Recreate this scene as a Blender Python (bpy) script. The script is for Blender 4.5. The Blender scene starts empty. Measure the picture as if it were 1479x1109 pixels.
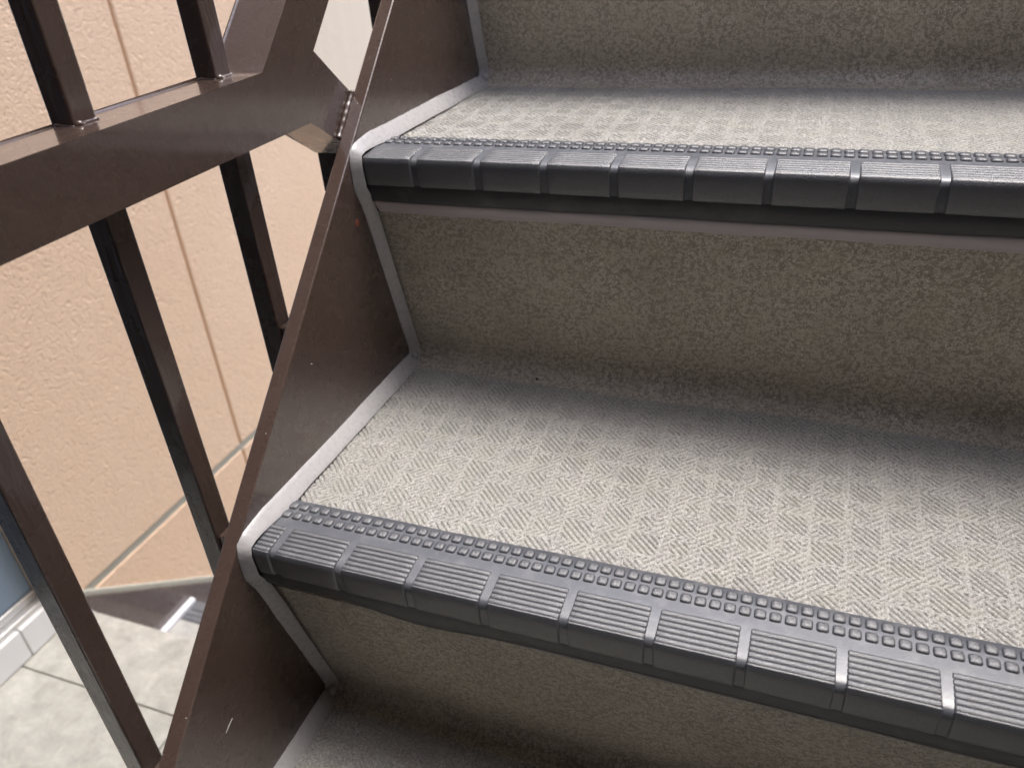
import bpy, bmesh, math, random
import numpy as np
from mathutils import Matrix, Vector
random.seed(7); rng = np.random.default_rng(7)
S = bpy.context.scene
COL = S.collection

# ------------------------------------------------------------------ camera
cam = bpy.data.cameras.new('camera'); camo = bpy.data.objects.new('camera', cam); COL.objects.link(camo)
CP = Vector((0.32991, -0.30537, 0.35936))
RT = Vector((0.93659987, 0.34386777, -0.06734716)); DN = Vector((0.12565654, -0.50902696, -0.85152921)); FW = Vector((-0.32709497, 0.78907953, -0.51996382))
camo.matrix_world = Matrix(((RT.x, -DN.x, -FW.x, CP.x), (RT.y, -DN.y, -FW.y, CP.y), (RT.z, -DN.z, -FW.z, CP.z), (0, 0, 0, 1)))
cam.sensor_fit = 'HORIZONTAL'; cam.sensor_width = 36; cam.lens = 1159.93 / 1479 * 36
cam.clip_start = 0.01; cam.clip_end = 3000
cam.dof.use_dof = True; cam.dof.focus_distance = 0.50; cam.dof.aperture_fstop = 9.5
S.camera = camo
# ------------------------------------------------------------------ sky, sun, exposure
SUN_EL, SUN_AZ = math.radians(75), math.radians(48)        # azimuth measured from +Y towards +X
w = bpy.data.worlds.new('World'); S.world = w; w.use_nodes = True
nt = w.node_tree; nt.nodes.clear()
sky = nt.nodes.new('ShaderNodeTexSky'); sky.sky_type = 'NISHITA'; sky.sun_disc = False
sky.sun_elevation = SUN_EL; sky.sun_rotation = SUN_AZ; sky.air_density = 1.0; sky.dust_density = 3.2; sky.ozone_density = 1.0
bg = nt.nodes.new('ShaderNodeBackground'); bg.inputs[1].default_value = 0.15
out = nt.nodes.new('ShaderNodeOutputWorld'); nt.links.new(sky.outputs[0], bg.inputs[0]); nt.links.new(bg.outputs[0], out.inputs[0])
sun = bpy.data.lights.new('sun', 'SUN'); suno = bpy.data.objects.new('sun', sun); COL.objects.link(suno)
sun.energy = 0.68; sun.angle = math.radians(24); sun.color = (1.0, 0.98, 0.95)
sd = Vector((math.sin(SUN_AZ) * math.cos(SUN_EL), math.cos(SUN_AZ) * math.cos(SUN_EL), math.sin(SUN_EL)))
suno.rotation_euler = sd.to_track_quat('Z', 'Y').to_euler(); suno.location = sd * 5
S.view_settings.view_transform = 'Standard'; S.view_settings.look = 'None'; S.view_settings.exposure = 1.70; S.view_settings.gamma = 1
S.view_settings.use_curve_mapping = False
S.render.engine = 'CYCLES'

# ------------------------------------------------------------------ measured sizes (metres)
G, R, INS = 0.2156, 0.1983, 0.0463          # going, rise, riser foot behind the nosing above
HN, DNOSE, CW = 0.0353, 0.0513, 0.0098      # nosing drop, nosing depth, sealant leg
TS = 0.012                                  # stringer thickness
XW = 0.92                                   # right end of the flight
WALLX, LANDZ = -0.928, -0.7932
SLOPE = R / G

# ------------------------------------------------------------------ node material helpers
class NM:
    def __init__(s, name):
        s.m = bpy.data.materials.new(name); s.m.use_nodes = True; s.t = s.m.node_tree
        s.b = s.t.nodes['Principled BSDF']; s.tc = s.t.nodes.new('ShaderNodeTexCoord'); s.co = s.tc.outputs['Object']
    def n(s, ty, **kw):
        nd = s.t.nodes.new(ty)
        for k, v in kw.items():
            if k.startswith('i_'): s.inp(nd, k[2:].replace('_', ' '), v)
            else: setattr(nd, k, v)
        return nd
    def inp(s, nd, key, v):
        sock = nd.inputs[int(key)] if key.isdigit() else nd.inputs[key]
        if hasattr(v, 'is_output'): s.t.links.new(v, sock)
        else: sock.default_value = v
    def noise(s, scale, detail=4, rough=.55, co=None, dist=0.0):
        return s.n('ShaderNodeTexNoise', i_Vector=co or s.co, i_Scale=scale, i_Detail=detail, i_Roughness=rough, i_Distortion=dist).outputs['Fac']
    def vor(s, scale, feat='F1', co=None, out='Distance', rand=1.0):
        return s.n('ShaderNodeTexVoronoi', feature=feat, i_Vector=co or s.co, i_Scale=scale, i_Randomness=rand).outputs[out]
    def ramp(s, fac, stops, interp='LINEAR'):
        nd = s.n('ShaderNodeValToRGB', i_Fac=fac); cr = nd.color_ramp; cr.interpolation = interp
        while len(cr.elements) < len(stops): cr.elements.new(.5)
        for e, (p, c) in zip(cr.elements, stops):
            e.position = p; e.color = (*c, 1) if hasattr(c, '__len__') else (c, c, c, 1)
        return nd.outputs['Color']
    def mix(s, fac, a, b, mode='MIX'):
        nd = s.n('ShaderNodeMix', data_type='RGBA', blend_type=mode)
        for i, v in ((0, fac), (6, a), (7, b)):
            if hasattr(v, 'is_output'): s.t.links.new(v, nd.inputs[i])
            else: nd.inputs[i].default_value = (*v, 1) if hasattr(v, '__len__') else v
        return nd.outputs[2]
    def math(s, op, a, b=0.0):
        nd = s.n('ShaderNodeMath', operation=op); s.inp(nd, '0', a); s.inp(nd, '1', b); return nd.outputs[0]
    def bump(s, h, dist, strength=1.0, normal=None):
        nd = s.n('ShaderNodeBump', i_Strength=strength, i_Distance=dist, i_Height=h)
        if normal: s.inp(nd, 'Normal', normal)
        return nd.outputs[0]
    def done(s, col, rough, normal=None, spec=.5, coat=0.0, **kw):
        for k, v in (('Base Color', col), ('Roughness', rough)):
            if hasattr(v, 'is_output'): s.t.links.new(v, s.b.inputs[k])
            else: s.b.inputs[k].default_value = (*v, 1) if hasattr(v, '__len__') else v
        if normal: s.t.links.new(normal, s.b.inputs['Normal'])
        s.b.inputs['Specular IOR Level'].default_value = spec
        if coat: s.b.inputs['Coat Weight'].default_value = coat; s.b.inputs['Coat Roughness'].default_value = .08
        for k, v in kw.items(): s.b.inputs[k.replace('_', ' ')].default_value = v
        return s.m

M = {}
def make_materials():
    # brown gloss paint on steel
    a = NM('brown_paint')
    n1 = a.noise(9, 3); n2 = a.noise(420, 3, .6); n3 = a.noise(60, 4)
    dust = a.ramp(a.vor(110), [(0.03, 1.0), (0.05, 0.0)])
    dmask = a.ramp(a.noise(30, 1), [(.58, 0.0), (.62, 1.0)])
    col = a.mix(n1, (.088, .058, .047), (.076, .050, .041))
    dm = a.math('MULTIPLY', dust, dmask)
    col = a.mix(dm, col, (.42, .36, .32))
    h = a.math('ADD', a.math('MULTIPLY', n2, .35), a.math('MULTIPLY', n3, 1.0))
    nrm = a.bump(dm, .0004, .6, a.bump(h, .0009, .55))
    M['paint'] = a.done(col, a.ramp(n3, [(.3, .22), (.7, .34)]), nrm, .6, .9)
    # rougher brush marked brown paint (bars)
    a = NM('brown_paint_brushed')
    mp = a.n('ShaderNodeMapping', i_Vector=a.co, i_Scale=(1.0, 1.0, .22)).outputs[0]
    n1 = a.noise(9, 3); n2 = a.noise(190, 4, .6, mp); n3 = a.noise(40, 4)
    col = a.mix(n1, (.084, .055, .045), (.070, .047, .039))
    M['paint_bar'] = a.done(col, a.ramp(n3, [(.3, .20), (.7, .36)]), a.bump(n2, .0012, .5), .6, .6)
    # printed stone-grain vinyl sheet
    def vinyl(name, la, lb, lc, bs, sc=430):
        a = NM(name)
        s1 = a.noise(sc, 3, .6); s2 = a.noise(900, 2, .6); big = a.noise(14, 3); hue = a.noise(48, 2)
        fleck = a.ramp(s1, [(.475, 0.0), (.515, 1.0)])
        col = a.mix(fleck, lb, la)
        col = a.mix(a.ramp(s2, [(.56, 0.0), (.61, .8)]), col, lc)
        col = a.mix(a.ramp(a.noise(760, 2), [(.58, 0.0), (.63, .8)]), col, tuple(min(1, c * 1.45) for c in la))
        col = a.mix(a.ramp(hue, [(.45, 0.0), (.65, .30)]), col, tuple(c * k for c, k in zip(la, (.92, .97, .84))))
        col = a.mix(a.ramp(big, [(.35, 0.0), (.7, .22)]), col, tuple(c * .55 for c in la))
        col = a.mix(a.ramp(a.noise(5, 5, .7), [(.52, 0.0), (.72, .30)]), col, (.12, .105, .085))
        return a.done(col, .46, a.bump(a.math('ADD', a.noise(620, 3, .6), a.noise(1300, 2)), .00055, bs), .5)
    M['tread'] = vinyl('tread_vinyl', (.445, .438, .420), (.335, .325, .305), (.14, .13, .115), .9)
    M['riser'] = vinyl('riser_vinyl', (.60, .555, .475), (.365, .322, .255), (.23, .195, .155), .35, 300)
    # nosing vinyl : satin smooth and grainy
    a = NM('nosing_smooth')
    n = a.noise(900, 2); b = a.noise(35, 4); d = a.noise(75, 5, .65)
    col = a.mix(b, (.078, .086, .102), (.100, .109, .126))
    col = a.mix(a.ramp(d, [(.50, 0.0), (.72, .55)]), col, (.22, .225, .23))
    M['nose'] = a.done(col, a.ramp(b, [(.3, .36), (.7, .50)]), a.bump(n, .0002, .6), .9, IOR=1.6)
    a = NM('nosing_grain')
    n = a.noise(1300, 3, .7); b = a.noise(40, 4); c = a.noise(2100, 2); d = a.noise(22, 5, .6)
    col = a.mix(a.ramp(c, [(.45, 0.0), (.7, .6)]), a.mix(b, (.042, .046, .055), (.056, .061, .071)), (.165, .178, .20))
    col = a.mix(a.ramp(d, [(.54, 0.0), (.78, .22)]), col, (.17, .168, .155))
    M['grain'] = a.done(col, .38, a.bump(n, .0005, .8), 1.0, IOR=1.72)
    a = NM('nosing_lip')
    b = a.noise(40, 4); d = a.noise(30, 5, .6)
    col = a.mix(a.ramp(d, [(.50, 0.0), (.75, .35)]), a.mix(b, (.040, .041, .045), (.052, .054, .058)), (.16, .155, .13))
    M['lip'] = a.done(col, .45, a.bump(a.noise(900, 2), .0002, .5), .5)
    # translucent grey sealant
    a = NM('grey_sealant')
    n = a.noise(70, 3); n2 = a.noise(240, 3)
    M['seal'] = a.done(a.mix(n, (.40, .395, .40), (.46, .455, .46)), a.ramp(n2, [(.35, .22), (.65, .40)]), a.bump(a.math('ADD', n, a.math('MULTIPLY', n2, .4)), .0016, .5), .5)
    a = NM('mauve_sealant'); n = a.noise(60, 3)
    M['seal2'] = a.done(a.mix(n, (.50, .455, .46), (.56, .51, .515)), .32, a.bump(n, .001, .4), .5)
    a = NM('white_sealant'); n = a.noise(60, 3)
    M['seal3'] = a.done(a.mix(n, (.74, .73, .76), (.82, .81, .84)), .3, a.bump(n, .001, .4), .5)
    # sprayed stucco
    def stucco(name, c1, c2):
        a = NM(name)
        wv = a.noise(95, 3, .5, dist=1.6); wv2 = a.noise(190, 3, .6, dist=.8)
        ridge = a.ramp(wv, [(.30, 0.0), (.47, .75), (.56, 1.0), (.75, .55)])
        h = a.math('ADD', ridge, a.math('MULTIPLY', wv2, .45))
        col = a.mix(a.ramp(a.noise(3, 3), [(.3, 0.0), (.7, 1.0)]), c1, c2)
        return a.done(col, .62, a.bump(h, .0036, .5), .35)
    M['stucco'] = stucco('beige_stucco', (.77, .57, .40), (.75, .535, .365))
    M['stucco_low'] = stucco('peach_stucco', (.77, .555, .385), (.75, .53, .36))
    a = NM('smooth_render')
    st = a.n('ShaderNodeMapping', i_Vector=a.co, i_Scale=(1, 1, .05)).outputs[0]
    M['render'] = a.done(a.mix(a.noise(26, 3, co=st), (.70, .60, .47), (.62, .53, .42)), .6, a.bump(a.noise(60, 4), .002, .4), .35)
    a = NM('joint_sealant'); n = a.noise(50, 4)
    M['joint'] = a.done(a.mix(n, (.34, .33, .27), (.42, .40, .33)), .6, a.bump(n, .002, .5), .4)
    a = NM('groove_paint'); M['groove'] = a.done((.74, .55, .40), .6)
    # mottled stone tile
    a = NM('stone_tile')
    n1 = a.noise(24, 6, .65, dist=.6); n2 = a.noise(95, 4, .6); n3 = a.noise(6, 3)
    col = a.ramp(n1, [(.30, (.27, .26, .225)), (.48, (.37, .355, .31)), (.62, (.43, .415, .365)), (.75, (.51, .495, .44))])
    col = a.mix(a.ramp(n2, [(.40, .35), (.60, 0.0)]), col, (.30, .31, .29))
    col = a.mix(a.ramp(n3, [(.62, 0.0), (.82, .15)]), col, (.46, .40, .32))
    M['tile'] = a.done(col, .5, a.bump(a.math('ADD', n1, n2), .0018, .5), .4)
    a = NM('tile_grout'); n = a.noise(120, 3); M['grout'] = a.done(a.mix(n, (.27, .26, .23), (.34, .32, .28)), .85)
    a = NM('white_tile'); n = a.noise(18, 4)
    M['white'] = a.done(a.mix(n, (.76, .76, .74), (.70, .69, .66)), .25, a.bump(a.noise(60, 2), .0006, .3), .5)
    a = NM('aluminium'); M['alu'] = a.done(a.mix(a.noise(40, 3), (.62, .62, .61), (.52, .52, .51)), .35, None, .5, Metallic=.8)
    a = NM('blue_grey_door'); M['door'] = a.done(a.mix(a.noise(7, 3), (.17, .24, .32), (.21, .28, .36)), .25, a.bump(a.noise(200, 3), .0006, .3), .5)
    a = NM('concrete'); n = a.noise(12, 5); M['conc'] = a.done(a.mix(n, (.20, .19, .18), (.27, .26, .245)), .8, a.bump(a.noise(120, 4), .003, .5))
    a = NM('dark_light_block'); M['dark'] = a.done(a.mix(a.noise(5, 4), (.075, .055, .045), (.055, .042, .036)), .6)  # dark tone for unseen surfaces that hold light off the step fronts
    a = NM('dark_speck'); M['speck'] = a.done((.006, .006, .006), .5)
    a = NM('red_primer'); M['primer'] = a.done(a.mix(a.noise(300, 3), (.30, .075, .045), (.22, .06, .04)), .6)
    a = NM('bare_scratch'); M['scratch'] = a.done((.48, .46, .45), .45)
    a = NM('ground_soil'); n = a.noise(3, 5); M['ground'] = a.done(a.mix(n, (.16, .15, .13), (.21, .2, .18)), .9)
make_materials()

# ------------------------------------------------------------------ object helpers
def link(o, parent=None):
    COL.objects.link(o)
    if parent: o.parent = parent
    return o
def tag(o, label=None, cat=None, group=None, kind=None):
    for k, v in (('label', label), ('category', cat), ('group', group), ('kind', kind)):
        if v: o[k] = v
    return o
def empty(name, loc=(0, 0, 0)):
    o = bpy.data.objects.new(name, None); o.empty_display_size = .05; o.location = loc; COL.objects.link(o); return o
def child(o, parent):                       # parents whose empties sit off the origin keep world coordinates
    o.parent = parent; o.matrix_parent_inverse = Matrix.Translation(parent.location).inverted(); return o
def from_bm(name, bm, mat, parent=None, smooth=False, recalc=True):
    if recalc: bmesh.ops.recalc_face_normals(bm, faces=bm.faces)
    me = bpy.data.meshes.new(name); bm.to_mesh(me); bm.free()
    if smooth: me.polygons.foreach_set('use_smooth', [True] * len(me.polygons))
    me.materials.append(M[mat]); o = bpy.data.objects.new(name, me); COL.objects.link(o)
    if parent: child(o, parent)
    return o
def box(name, lo, hi, mat, parent=None, bev=0.0, seg=2, smooth=False):
    bm = bmesh.new(); bmesh.ops.create_cube(bm, size=1)
    for v in bm.verts: v.co = Vector([lo[i] + (v.co[i] + .5) * (hi[i] - lo[i]) for i in range(3)])
    if bev: bmesh.ops.bevel(bm, geom=bm.edges[:], offset=bev, segments=seg, affect='EDGES', profile=.5)
    return from_bm(name, bm, mat, parent, smooth)
def prism(name, poly, x0, x1, mat, parent=None, bev=0.0, seg=2):
    """polygon in (y, z) extruded along x"""
    bm = bmesh.new(); a = [bm.verts.new((x0, y, z)) for y, z in poly]; b = [bm.verts.new((x1, y, z)) for y, z in poly]
    bm.faces.new(a); bm.faces.new(b[::-1]); n = len(poly)
    for i in range(n): bm.faces.new((a[i], b[i], b[(i + 1) % n], a[(i + 1) % n]))
    if bev: bmesh.ops.bevel(bm, geom=bm.edges[:], offset=bev, segments=seg, affect='EDGES', profile=.5)
    return from_bm(name, bm, mat, parent)
def grid_obj(name, P, mat, parent=None, smooth=True):
    """P: (m, n, 3) array of points -> quad sheet"""
    m, n = P.shape[:2]; me = bpy.data.meshes.new(name)
    idx = np.arange(m * n).reshape(m, n)
    q = np.stack([idx[:-1, :-1], idx[1:, :-1], idx[1:, 1:], idx[:-1, 1:]], -1).reshape(-1, 4)
    return mesh_np(name, P.reshape(-1, 3), q, mat, parent, smooth)
def mesh_np(name, V, F, mat, parent=None, smooth=True):
    me = bpy.data.meshes.new(name); me.vertices.add(len(V)); me.vertices.foreach_set('co', np.ascontiguousarray(V, np.float32).ravel())
    k = F.shape[1]; me.loops.add(F.size); me.loops.foreach_set('vertex_index', np.ascontiguousarray(F, np.int32).ravel())
    me.polygons.add(len(F)); me.polygons.foreach_set('loop_start', np.arange(0, F.size, k, dtype=np.int32)); me.polygons.foreach_set('loop_total', np.full(len(F), k, np.int32))
    if smooth: me.polygons.foreach_set('use_smooth', np.ones(len(F), bool))
    me.update(calc_edges=True); me.materials.append(M[mat]); o = bpy.data.objects.new(name, me); COL.objects.link(o)
    if parent: child(o, parent)
    return o
def wob(x, y, k=1.0, s=0):
    return math.sin(x * 61 * k + 1.3 + s) * .5 + math.sin(x * 137 * k + y * 53 + 2.1 * s) * .3 + math.sin(x * 251 * k + y * 97 + s) * .2

# ------------------------------------------------------------------ setting
g = box('ground', (-400, -400, LANDZ - 3.2), (400, 400, LANDZ - 3.0), 'ground'); tag(g, kind='structure')

# ------------------------------------------------------------------ staircase (the flight we look up)
stairs = empty('staircase', (0.45, -3 * G, LANDZ))
tag(stairs, 'brown steel staircase with speckled vinyl treads and grey ribbed nosings', 'staircase')

def emboss(X, Y):
    """relief of the tread sheet in metres: patches of diagonal ribs, big and small"""
    c = .0220; u0 = X / c; v0 = Y / c
    iu = np.floor(u0); iv = np.floor(v0); u = (u0 - iu - .5) * c; v = (v0 - iv - .5) * c
    A = ((iu + iv) % 2) == 0
    pitch = .0035
    def ribs(t):
        f = np.abs(((t / pitch) % 1.0) - .5) * 2        # 1 at groove centre after flip
        return np.clip((f - .64) / .18, 0, 1)
    back = ribs((X + Y) / math.sqrt(2)); fwd = ribs((X - Y) / math.sqrt(2))
    mu = np.maximum(np.abs(u), np.abs(v))
    rnd = np.abs(np.sin(iu * 12.9898 + iv * 78.233) * 43758.5453) % 1.0
    rn2 = np.abs(np.sin(iu * 39.346 + iv * 11.135) * 24634.6345) % 1.0
    ms = np.maximum(np.abs(u - (rnd - .5) * .006), np.abs(v - (rn2 - .5) * .006))
    big = A & (mu < .0072 + .0030 * rnd)
    small = (~A) & (ms < .0044 + .0022 * rn2)
    ring = ~big & ~small & (mu < .0104) & ~((~A) & (ms < .0056 + .0022 * rn2)) & ~(A & (mu < .0080 + .0030 * rnd))
    h = np.where(big | small, -back, 0) + np.where(ring, -fwd * .9, 0)
    return h * .0021

def tread_sheet(n, y0, y1, parent, x0=0.004, x1=.515):
    st = .0005; a0, a1 = (x0 + y0) / math.sqrt(2), (x1 + y1) / math.sqrt(2); b0, b1 = (x0 - y1) / math.sqrt(2), (x1 - y0) / math.sqrt(2)
    A = np.arange(math.floor(a0 / st), math.ceil(a1 / st) + 1) * st; B = np.arange(math.floor(b0 / st), math.ceil(b1 / st) + 1) * st
    ga, gb = np.meshgrid(A, B, indexing='ij'); X = (ga + gb) / math.sqrt(2); Y = (ga - gb) / math.sqrt(2)
    ok = (X > x0) & (X < x1) & (Y > y0) & (Y < y1)
    idx = np.arange(X.size).reshape(X.shape)
    q = np.stack([idx[:-1, :-1], idx[:-1, 1:], idx[1:, 1:], idx[1:, :-1]], -1).reshape(-1, 4)
    okc = (ok[:-1, :-1] & ok[1:, :-1] & ok[1:, 1:] & ok[:-1, 1:]).ravel(); q = q[okc]
    used = np.unique(q); remap = np.full(X.size, -1); remap[used] = np.arange(len(used))
    Xf, Yf = X.ravel()[used], Y.ravel()[used]
    Z = n * R + emboss(Xf + .003 * n, Yf) + .0004 * np.sin(Xf * 23 + n) * np.sin(Yf * 31)
    V = np.stack([Xf, Yf, Z], 1); F = remap[q]
    v = V[F[0]]; nz = np.cross(v[1] - v[0], v[2] - v[0])[2]
    if nz < 0: F = F[:, ::-1]
    return mesh_np('tread', V, F, 'tread', parent)

def plain_tread(n, y0, y1, x0, x1, parent):
    return box('tread', (x0, y0, n * R - .004), (x1, y1, n * R - .0003), 'tread', parent)

def riser_sheet(n, parent, x0=.002, x1=XW):
    """riser standing on tread n with a coved foot; n*G is the front of tread n"""
    yc, z0 = (n + 1) * G + INS, n * R
    yt, zt = (n + 1) * G + .009, (n + 1) * R - HN + .006
    r = .016; pts = []
    for i in range(9):                                  # cove
        t = i / 8 * math.pi / 2
        pts.append((yc - r + r * math.sin(t), z0 + r - r * math.cos(t)))
    pts = [(yc - r - .0035, z0 - .0012)] + [(y, z + .0002) for y, z in pts]
    yb, zb = pts[-1]
    for i in range(1, 24): pts.append((yb + (yt - yb) * i / 23, zb + (zt - zb) * i / 23))
    xs = np.linspace(x0, x1, 80)
    P = np.array([[(x, y + .0007 * wob(x * .35, z * .4, 1, n), z) for (y, z) in pts] for x in xs])
    return grid_obj('riser', P, 'riser', parent)

# nosing cross-section (y, z) relative to the top front edge
NPROF = [(DNOSE, -.001), (DNOSE, .0016), (DNOSE - .0008, .0026), (.0400, .0026), (.0270, .0025), (.0200, .0023), (.0080, .0010), (.0038, .0003), (.0012, -.0012), (.0002, -.0042), (.0003, -.0070),
         (.0009, -.0140), (.0015, -.0200), (.0014, -.0212), (.0020, -.0262), (.0032, -.0310), (.0046, -HN + .0008), (.0056, -HN), (.0100, -HN + .001)]
def bow(n, x):
    if n != 0: return 0.0
    return .0022 * math.exp(-((x - .062) / .022) ** 2) - .0050 * math.exp(-((x - .128) / .034) ** 2)
def nosing(n, x0, x1, first, parent, full=True):
    oy, oz = n * G, n * R
    xs = np.arange(x0, x1, .006); P = []
    for x in xs:
        row = []
        for (y, z) in NPROF:
            t = max(0, (-z - .022) / (HN - .022))
            row.append((x, oy + y + .0004 * wob(x, y, .4, n), oz + z + t * bow(n, x)))
        P.append(row)
    P = np.array(P); kl = 12
    nz = grid_obj('nosing', P[:, :kl + 1], 'nose', parent)
    grid_obj('lip', P[:, kl:], 'lip', nz)
    if not full: return nz
    # studs: two rows of rounded rubber buttons
    bm = bmesh.new(); rings = []
    for (hx, hy, zz, rr) in ((.00340, .00340, -.0005, .0014), (.00325, .00325, .0009, .0014), (.0028, .0028, .0016, .0013), (.0016, .0016, .0019, .0008)):
        ring = []
        for sx, sy in ((1, 1), (-1, 1), (-1, -1), (1, -1)):
            for i in range(4):
                t = math.atan2(sy, sx) - math.pi / 4 + i / 3 * math.pi / 2
                ring.append(bm.verts.new((sx * (hx - rr) + rr * math.cos(t), sy * (hy - rr) + rr * math.sin(t), zz)))
        rings.append(ring)
    for a, b in zip(rings, rings[1:]):
        for i in range(16): bm.faces.new((a[i], a[(i + 1) % 16], b[(i + 1) % 16], b[i]))
    bm.faces.new(rings[-1])
    s0 = from_bm('stud', bm, 'grain', None, True); me = s0.data; first_one = True
    for k in range(60):
        x = x0 + .0058 + k * .00833
        if x > x1 - .006: break
        for yy in (.0445, .0352):
            o = s0 if first_one else bpy.data.objects.new('stud', me)
            if not first_one: COL.objects.link(o)
            first_one = False
            o.parent = nz; o.location = Vector((x, oy + yy, oz + .0024)) - Vector((0, 0, 0)); 
            o.matrix_parent_inverse = Matrix.Identity(4)
            o.rotation_euler = (random.uniform(-.03, .03), random.uniform(-.03, .03), random.uniform(-.05, .05))
    # ribbed grip pads wrapping over the edge
    prof = [(.0246, .0008), (.0240, .0024), (.0232, .0031)]
    yy = .0232
    for i in range(6):
        prof += [(yy - .0008, .0034), (yy - .0030, .0033), (yy - .0032, .0027), (yy - .0034, .0024), (yy - .0036, .0027), (yy - .0038, .0033)]
        yy -= .0038
    prof = [(y, z - .0018 * (1 - y / .0245)) for y, z in prof]
    prof += [(-.0002, .0004), (-.0010, -.0010), (-.0014, -.0035), (-.0013, -.0070), (-.0006, -.0150), (.0002, -.0190), (.0010, -.0206), (.0028, -.0212)]
    prof = np.array(prof)
    cen = np.array([.010, -.012])
    edges = [x0 - .03] + [first + k * .05 for k in range(12)]
    for e0, e1 in zip(edges, edges[1:]):
        a, b = e0 + .0050, e1
        if e0 < x0: a = x0 + .0005
        if a >= x1 - .01: break
        b = min(b, x1)
        P = []
        for (x, k) in ((a, .0019), (a + .0002, .0010), (a + .0006, .0002), (a + .0012, 0), (b - .0012, 0), (b - .0006, .0002), (b - .0002, .0010), (b, .0019)):
            d = cen - prof; d /= np.linalg.norm(d, axis=1)[:, None]
            q = prof + d * k
            P.append([(x, oy + y, oz + z) for y, z in q])
        Q = np.array(P)
        if b - a > .012:                                  # subdivide the flat run so it can waver
            xs2 = np.linspace(a + .0012, b - .0012, 8)[1:-1]
            mid = np.array([[(x, oy + y, oz + z + .00012 * wob(x, y, 2, n)) for y, z in prof] for x in xs2])
            Q = np.concatenate([Q[:4], mid, Q[4:]], 0)
        grid_obj('grip_pad', Q, 'grain', nz)
    return nz

AM, AU = 0.0204, 0.0473
# carcass under the sheets: one steel folded tread plate per step keeps light out
for n in range(-3, 6):
    y0, y1 = n * G, (n + 1) * G + INS
    box('tread_plate', (.001, y0 + .012, n * R - .045), (XW, y1 + .02, n * R - .0045), 'paint_bar', stairs)
for n in (0, 1):
    tread_sheet(n, n * G + DNOSE - .004, (n + 1) * G + INS - .014, stairs); plain_tread(n, n * G + DNOSE - .002, (n + 1) * G + INS - .012, .513, XW, stairs)
tread_sheet(-1, -.10, INS - .014, stairs); plain_tread(-1, -G + DNOSE, -.099, .004, XW, stairs); plain_tread(-1, -.1, INS - .012, .513, XW, stairs)
for n in (-3, -2, 2, 3, 4): plain_tread(n, n * G + DNOSE - .002, (n + 1) * G + INS - .01, .004, XW, stairs)
for n in range(-3, 5): riser_sheet(n, stairs)
nosing(0, .0068, .56, AM, stairs); nosing(1, .0070, .56, AU, stairs)
for n in (0, 1): nosing(n, .5605, XW, 0, stairs, False)
for n in (-3, -2, -1, 2, 3, 4): nosing(n, .010, XW, 0, stairs, False)

# stringer plate beside the steps: its top edge runs just above the nosing tips
def top_z(y): return .0078 + SLOPE * y
pl = [(-.62, top_z(-.62)), (1.1, top_z(1.1)), (1.1, top_z(1.1) - .36), (-.62, top_z(-.62) - .36)]
stringer = prism('stringer', pl, -TS, 0, 'paint', stairs, .0011, 2)
pr = prism('stringer', [(-.62, top_z(-.62) - .005), (1.1, top_z(1.1) - .005), (1.1, top_z(1.1) - .36), (-.62, top_z(-.62) - .36)], XW, XW + TS, 'paint', stairs, .001, 2)

# ------------------------------------------------------------------ sealant bead following the steps
def step_path(n0, n1):
    pts = []
    for n in range(n0, n1 + 1):
        y, z = n * G, n * R
        if n == n0: pts += [(y + DNOSE + .02, z, 1.0)] if n0 == -1 else []
        if n > n0:
            pts += [(y + .0095, z - HN - .010, .74), (y + .006, z - HN + .001, .74), (y - .001, z - .022, .60), (y - .0022, z - .004, .48), (y - .0005, z + .0022, .55), (y + .006, z + .0035, .70), (y + .026, z + .0035, .92), (y + DNOSE, z + .002, 1.0)]
        pts += [((n + 1) * G + INS - .012, z, 1.0), ((n + 1) * G + INS - .003, z + .003, .9), ((n + 1) * G + INS - .0010, z + .014, .74)]
    return pts
def bead(name, pts, wd, mat, parent, x0=0.0, side=1):
    # densify
    d = []
    for (a, b) in zip(pts, pts[1:]):
        L = math.hypot(b[0] - a[0], b[1] - a[1]); k = max(1, int(L / .004))
        for i in range(k): t = i / k; d.append(tuple(a[j] + (b[j] - a[j]) * t for j in range(3)))
    d.append(pts[-1]); d = np.array(d)
    # smooth tangents -> normals pointing to the open side (-y, +z)
    T = np.gradient(d[:, :2], axis=0); k = np.array([1, 2, 1]) / 4
    for _ in range(1): T = np.stack([np.convolve(np.pad(T[:, j], 1, mode='edge'), k, 'valid') for j in (0, 1)], 1)
    T /= np.linalg.norm(T, axis=1)[:, None]; N = np.stack([-T[:, 1], T[:, 0]], 1)
    P = []
    prof = [(0, -.002), (0, 1.0), (.05, .985), (.28, .74), (.52, .51), (.76, .28), (.97, .06), (1.0, -.002)]
    for i, (y, z, ww) in enumerate(d):
        s = i * .004; j1 = 1 + .06 * wob(s, 0, .35) + .02 * wob(s, .3, 1.7, 1); j2 = 1 + .05 * wob(s, .5, .5, 2) + .03 * wob(s, .1, 1.9, 3)
        row = []
        for (px, pn) in prof:
            lift = .035 * math.sin(math.pi * px)
            row.append((x0 + side * wd * max(.78, ww) * px * (j2 if px > .5 else 1), y + N[i, 0] * wd * (pn + lift) * ww * (j1 if pn > .5 else 1), z + N[i, 1] * wd * (pn + lift) * ww * (j1 if pn > .5 else 1)))
        P.append(row)
    return grid_obj(name, np.array(P), mat, parent)
bead('sealant_bead', step_path(-1, 2), CW, 'seal', stairs, .0002)
def drop(name, loc, r, mat, parent, sq=.55):
    bm = bmesh.new(); bmesh.ops.create_uvsphere(bm, u_segments=14, v_segments=9, radius=r)
    for v in bm.verts: v.co = Vector((v.co.x, v.co.y, v.co.z * sq)) + Vector(loc)
    return from_bm(name, bm, mat, parent, True)
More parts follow.
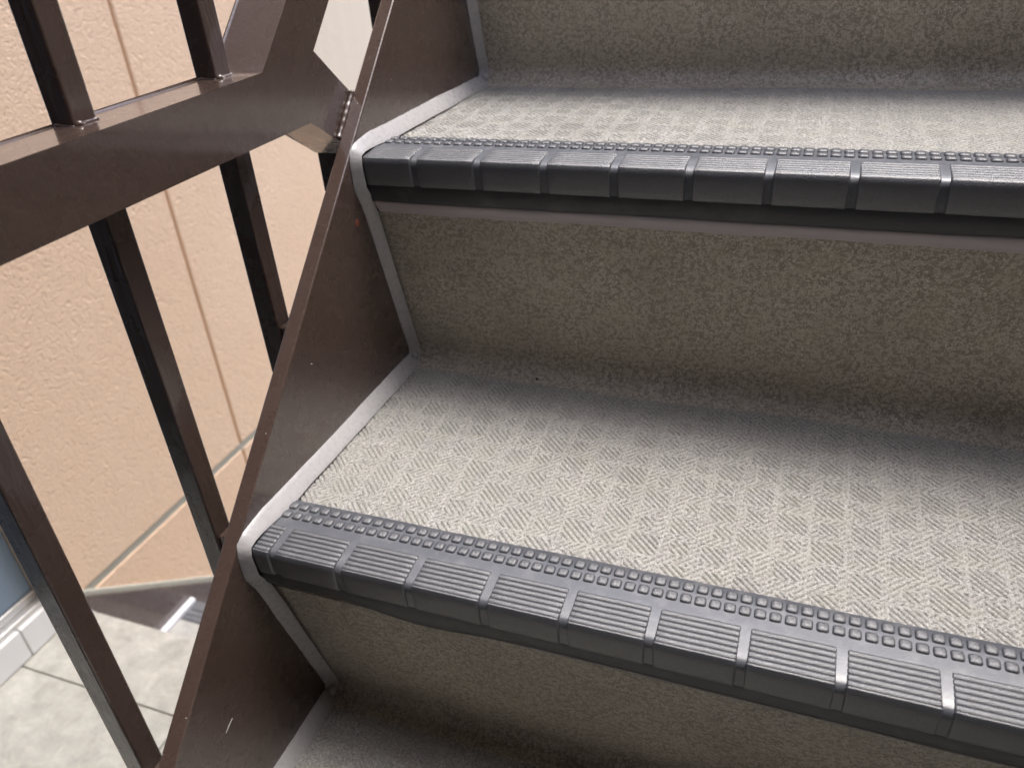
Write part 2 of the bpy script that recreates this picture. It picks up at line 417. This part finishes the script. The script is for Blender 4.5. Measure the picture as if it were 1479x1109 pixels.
drop('sealant_drop', (.0052, INS - .0075, -R + .0075), .0042, 'seal', stairs, 1.0)
drop('sealant_drop', (.0052, G + INS - .0075, .0075), .0034, 'seal', stairs, 1.0)
drop('sealant_drop', (.0052, 2 * G + INS - .0075, R + .0075), .0034, 'seal', stairs, 1.0)
# mauve sealant strip under the upper nosing
xs = np.linspace(.010, XW, 120); P = []
for x in xs:
    y, z = G, R - HN; j = .0007 * wob(x, 0, .6)
    P.append([(x, y + .0090, z + .003), (x, y + .0048, z + .0012), (x, y + .0044, z - .0006), (x, y + .0060, z - .0055 + j), (x, y + .0098, z - .0098 + j), (x, y + .0135, z - .0112 + j)])
grid_obj('sealant_strip', np.array(P), 'seal2', stairs)

# flecks on the stringer: a chip down to the primer and a scratch
def chip(name, y, z, pts, th, mat, x=0.0):
    bm = bmesh.new(); a = [bm.verts.new((x, y + p, z + q)) for p, q in pts]; b = [bm.verts.new((x + th, y + p * .8, z + q * .8)) for p, q in pts]
    bm.faces.new(a); bm.faces.new(b[::-1])
    for i in range(len(pts)): bm.faces.new((a[i], a[(i + 1) % len(pts)], b[(i + 1) % len(pts)], b[i]))
    return from_bm(name, bm, mat, stairs)

chip('paint_chip', .2054, .1511, [(-.0022, -.0018), (-.0004, -.0034), (.0018, -.0026), (.0026, .0004), (.0012, .0030), (-.0010, .0026), (-.0026, .0008)], .0004, 'primer')
chip('paint_scratch', -.0585, -.1097, [(-.0048, -.0022), (-.0040, -.0026), (.0004, -.0002), (.0050, .0022), (.0044, .0026), (-.0006, .0006)], .0002, 'scratch')
for k in range(30):                                    # grit caught in the fresh paint
    y = random.uniform(-.12, .34); d = random.uniform(.006, .13); z = top_z(y) - d; r = random.uniform(.00025, .0006)
    if random.random() < .25: drop('paint_grit', (-random.uniform(.001, .011), y, top_z(y)), r, 'scratch', stairs, .6)
    else: drop('paint_grit', (0, y, z), r, random.choice(('scratch', 'paint', 'paint')), stairs, 1)
sp = drop('grit_speck', (.123, .2512, .0012), .0014, 'speck', None, .8); tag(sp, 'tiny black speck of grit on the middle tread near the riser', 'grit')

# ------------------------------------------------------------------ railing outside the stringer
rail = empty('railing', (-.035, 0, top_z(0))); tag(rail, 'glossy brown steel railing of square bars outside the staircase stringer', 'railing')
XR, XB = -.0150, -.0560
N1, N2 = (.2089, .2743), (.1920, .2312)                # inner corners where the strut leaves the bent rail
ZT, ZB = .2702, .2312
ks = -.80
def to_line(p, k, gap=-.045):                           # follow slope k from p to the stringer's upper edge
    y = (p[1] - k * p[0] - .0078 - gap) / (SLOPE - k); return (y, top_z(y) + gap)
c, s_ = G / math.hypot(G, R), R / math.hypot(G, R)
L = .75
sl0 = (.1499, ZT); sl1 = N1
poly = [(-.62, ZB), N2, to_line(N2, -.72), to_line(N1, -.86), N1, (N1[0] + c * L, N1[1] + s_ * L), (sl0[0] + c * L, sl0[1] + s_ * L), sl0, (-.62, ZT)]
prism('rail', poly, XB, XR, 'paint', rail, .0016, 3)
# balusters
bx0, bx1 = -.0580, -.0415
def on_x(y): return y + .0195
pitchB = .1178
for k in range(-4, 5):
    y0 = .0185 + pitchB * k; y1 = y0 + .0160
    zb = top_z(y0) - .085
    if k <= 1: tops = [(zb, ZB + .0015), (ZT - .0015, .98 if k < 0 else .98)]
    else:
        zl = N1[1] + SLOPE * (y0 - N1[0]); zu = sl0[1] + SLOPE * (y1 - sl0[0])
        if k == 2: zl = .2345 - .6 * (y0 - .1925)
        tops = [(zb, zl + .004 + (.012 if k > 2 else .0)), (zu - .016, .98 + SLOPE * max(0, y0 - .15))]
    for (z0, z1) in tops:
        box('baluster', (bx0, y0, z0), (bx1, y1, z1), 'paint_bar', rail, .0012, 2)
    box('bracket', (bx1 - .0005, y0 + .002, zb + .012), (-TS + .0005, y1 - .002, zb + .042), 'paint_bar', rail, .001, 1)
# handrail above the picture
hp = [(-.62, .975), (.17, .975), (.9, .975 + SLOPE * .73), (.9, 1.02 + SLOPE * .73), (.15, 1.02), (-.62, 1.02)]
prism('handrail', hp, XB - .004, XR + .004, 'paint', rail, .004, 2)
def weld(path, r, parent, mat='paint', amp=.35):
    bm = bmesh.new(); rings = []
    P = []
    for a, b in zip(path, path[1:]):
        a, b = Vector(a), Vector(b); k = max(2, int((b - a).length / .0009))
        P += [a.lerp(b, i / k) for i in range(k)]
    P.append(Vector(path[-1]))
    for i, p in enumerate(P):
        t = (P[min(i + 1, len(P) - 1)] - P[max(i - 1, 0)]).normalized(); u = t.orthogonal().normalized(); v = t.cross(u)
        e = min(1, (min(i, len(P) - 1 - i) + .6) / 2.5)
        rr = r * e * (1 + amp * math.sin(i * .31 + 1.7 * math.sin(i * .13)) + amp * .5 * math.sin(i * .83) )
        rings.append([bm.verts.new(p + (u * math.cos(q * math.pi / 4) + v * math.sin(q * math.pi / 4)) * rr) for q in range(8)])
    for a, b in zip(rings, rings[1:]):
        for i in range(8): bm.faces.new((a[i], a[(i + 1) % 8], b[(i + 1) % 8], b[i]))
    bm.faces.new(rings[0]); bm.faces.new(rings[-1][::-1])
    return from_bm('weld_bead', bm, mat, parent, True)
a0, a1 = to_line(N2, -.72, 0), to_line(N1, -.86, 0)
weld([(-.0132, a0[0] - .001, a0[1] - .001), (-.0132, a1[0] + .001, a1[1] + .001)], .0021, rail, 'paint', .12)
for k in (-1, 0, 1):
    y0 = .0185 + pitchB * k
    weld([(bx1 + .0006, y0 + .0005, ZT + .0002), (bx1 + .0006, y0 + .0165, ZT + .0002)], .0016, rail)
    weld([(bx0 + .002, y0 - .0002, ZT), (bx1, y0 - .0002, ZT)], .0010, rail)

# ------------------------------------------------------------------ stucco wall beyond the railing
wall = empty('stucco_wall', (WALLX - .1, 1.2, LANDZ)); tag(wall, 'beige sprayed stucco wall with grooves behind the railing', 'wall')
YE = .385                                             # wall ends here beside the door
box('backing', (WALLX - .20, YE, LANDZ - 3.0), (WALLX - .0075, 4.2, 3.2), 'groove', wall)
JZ = (-.770, -.754)
ys = [YE, .956, 1.531, 2.11, 2.69, 3.27, 4.2]
for i, (ya, yb) in enumerate(zip(ys, ys[1:])):
    m = 'stucco' if i < 2 else 'render'
    a = ya + (.0028 if i else -.001); b = yb - .0028
    box('panel', (WALLX - .012, a, JZ[1]), (WALLX, b, 3.2), m, wall, .0045, 3)
    box('panel', (WALLX - .012, a, LANDZ - 3.0), (WALLX, b, JZ[0]), 'stucco_low', wall, .003, 2)
box('joint_strip', (WALLX - .011, YE, JZ[0] - .001), (WALLX - .0025, 4.2, JZ[1] + .001), 'joint', wall)

# far end of the yard, seen past the stucco: a smooth rendered wall
# ------------------------------------------------------------------ landing and its tiles
land = box('landing', (WALLX - .012, -2.4, LANDZ - .16), (-.02, .430, LANDZ - .0045), 'grout'); tag(land, kind='structure')
def tile(x0, x1, y0, y1, dz=0.0):
    gp = .0016
    box('floor_tile', (x0 + gp, y0 + gp, LANDZ - .008), (x1 - gp, y1 - gp, LANDZ + dz), 'tile', land, .0012, 2)
for (x0, x1) in ((-1.166, -.566), (-.566, -.020)):
    tile(max(x0, WALLX - .010), x1, .288, .437)
for r in range(9):
    y1 = .288 - .30 * r; off = 0 if r % 2 == 0 else .3
    xs_ = [-1.166 + off - .6, -1.166 + off, -.566 + off, .034 + off]
    for x0, x1 in zip(xs_, xs_[1:]):
        a, b = max(x0, WALLX - .010), min(x1, -.020)
        if b - a > .02: tile(a, b, y1 - .30, y1, random.uniform(-.0004, .0004))
box('landing_front', (.0, -2.4, LANDZ - .16), (XW, -3 * G + .05, LANDZ), 'conc', land)
# ------------------------------------------------------------------ lower flight going down along the stucco wall
low = empty('lower_staircase', (-.5, .437, LANDZ - R)); tag(low, 'lower staircase with brown skirting going down beside the stucco wall', 'staircase')
def ltop(y): return LANDZ + .034 - .835 * (y - .437)
prism('stringer', [(.418, ltop(.437) - .012), (.437, ltop(.437)), (1.6, ltop(1.6)), (1.6, ltop(1.6) - .45), (.418, ltop(.437) - .45)], WALLX - .006, WALLX + .010, 'paint', low, .0012, 2)
prism('sealant_strip', [(.425, ltop(.437) + .026), (1.6, ltop(1.6) + .026), (1.6, ltop(1.6) - .002), (.437, ltop(.437) - .002)], WALLX - .004, WALLX + .006, 'joint', low, .003, 2)
for k in range(1, 5):
    z = LANDZ - R * k; y0 = .437 + G * (k - 1)
    box('tread', (WALLX + .010, y0 - .02, z - .03), (-.03, y0 + G - .05, z), 'tread', low)
    box('riser', (WALLX + .010, y0 - .035, z - .001), (-.03, y0 - .006, z + R - .03), 'riser', low)
    nn = box('nosing', (WALLX + .024, y0 + G - .0505, z - .030), (-.03, y0 + G + .004, z + .0022), 'nose', low, .003, 2)
    for j in range(2): box('rib', (WALLX + .026, y0 + G - .047 + j * .012, z + .001), (-.035, y0 + G - .041 + j * .012, z + .0038), 'grain', nn, .001, 1)
    x = WALLX + .03
    while x < -.1:
        box('grip_pad', (x, y0 + G - .020, z - .02), (x + .044, y0 + G + .0055, z + .0046), 'grain', nn, .0015, 1); x += .05
    sb = prism('sealant_bead', [(y0 + .0, z - .001), (y0 + .0, z + .012), (y0 + G + .006, z + .013), (y0 + G + .008, z - .001)], WALLX + .0102, WALLX + .0245, 'seal3', low, .004, 3)
drop('sealant_drop', (WALLX + .016, .424, LANDZ + .004), .010, 'seal3', low, .9)

# ------------------------------------------------------------------ doorway with white tile kerb at the end of the stucco
kerb = empty('tile_kerb', (WALLX - .02, 0, LANDZ)); tag(kerb, 'low white tiled kerb under the blue grey door', 'kerb')
box('bed', (WALLX - .10, -1.6, LANDZ - .03), (-.9405, .384, LANDZ + .060), 'grout', kerb)
for k in range(18):
    y1 = .414 - k * .1; y0 = y1 - .1
    box('tile', (-.947, y0 + .0012, LANDZ + .0005), (-.936, min(y1, .3845) - .0012, LANDZ + .066), 'white', kerb, .0015, 2)
door = empty('door', (-.98, -.2, LANDZ + .066)); tag(door, 'blue grey door above the white tiled kerb', 'door')
box('sill', (-1.02, -1.6, LANDZ + .066), (-.944, .3845, LANDZ + .078), 'alu', door, .003, 2)
box('sill_rail', (-.985, -1.6, LANDZ + .078), (-.962, .3845, LANDZ + .094), 'alu', door, .003, 2)
box('leaf', (-1.02, -.62, LANDZ + .0945), (-.968, .3835, 1.25), 'door', door, .002, 1)
box('frame', (-1.02, -.665, LANDZ + .0945), (-.960, -.62, 1.25), 'alu', door, .002, 1)
h = box('handle', (-.978, -.56, .15), (-.940, -.54, .30), 'alu', door, .004, 2)
house = box('shade_house_wall', (WALLX - .20, -2.4, LANDZ), (WALLX - .012, -.665, 3.2), 'dark'); tag(house, 'unseen house wall on the near side of the door, made dark to cut bounce light', 'wall')  # out of view; dark colour chosen to cut bounce onto the nosing fronts
lint = box('shade_lintel', (WALLX - .20, -.664, 1.2505), (WALLX - .012, .384, 3.2), 'dark'); tag(lint, 'unseen wall over the blue grey door, made dark for the rail to reflect', 'wall')  # out of view; darkened so the sloped rail's top face reflects dark

# ------------------------------------------------------------------ around and behind the camera
para = box('side_wall', (XW + .013, -.198, LANDZ - .5), (XW + .17, 1.7, 1.25), 'stucco'); tag(para, 'tall beige stucco wall along the right side of the staircase', 'wall')
backw = box('shade_rear_wall', (WALLX - .012, -1.5, LANDZ - .2), (XW + .17, -1.3, 2.40), 'dark'); tag(backw, 'unseen dark wall added behind the landing to keep light off the step fronts', 'wall')  # added out of view as an occluder to darken risers and nosing fronts
screen = box('shade_side_screen', (XW + .02, -1.3, LANDZ - .2), (XW + .17, -.20, 1.249), 'dark'); tag(screen, 'unseen dark screen added at the right of the landing to block sky light', 'wall')  # added out of view to shut off side sky light behind the camera
slab = box('shade_slab', (WALLX - .011, -1.3, 1.25), (XW + .17, -.26, 1.45), 'dark'); tag(slab, kind='structure')  # added overhead, unseen, to block sky and sun from behind the camera
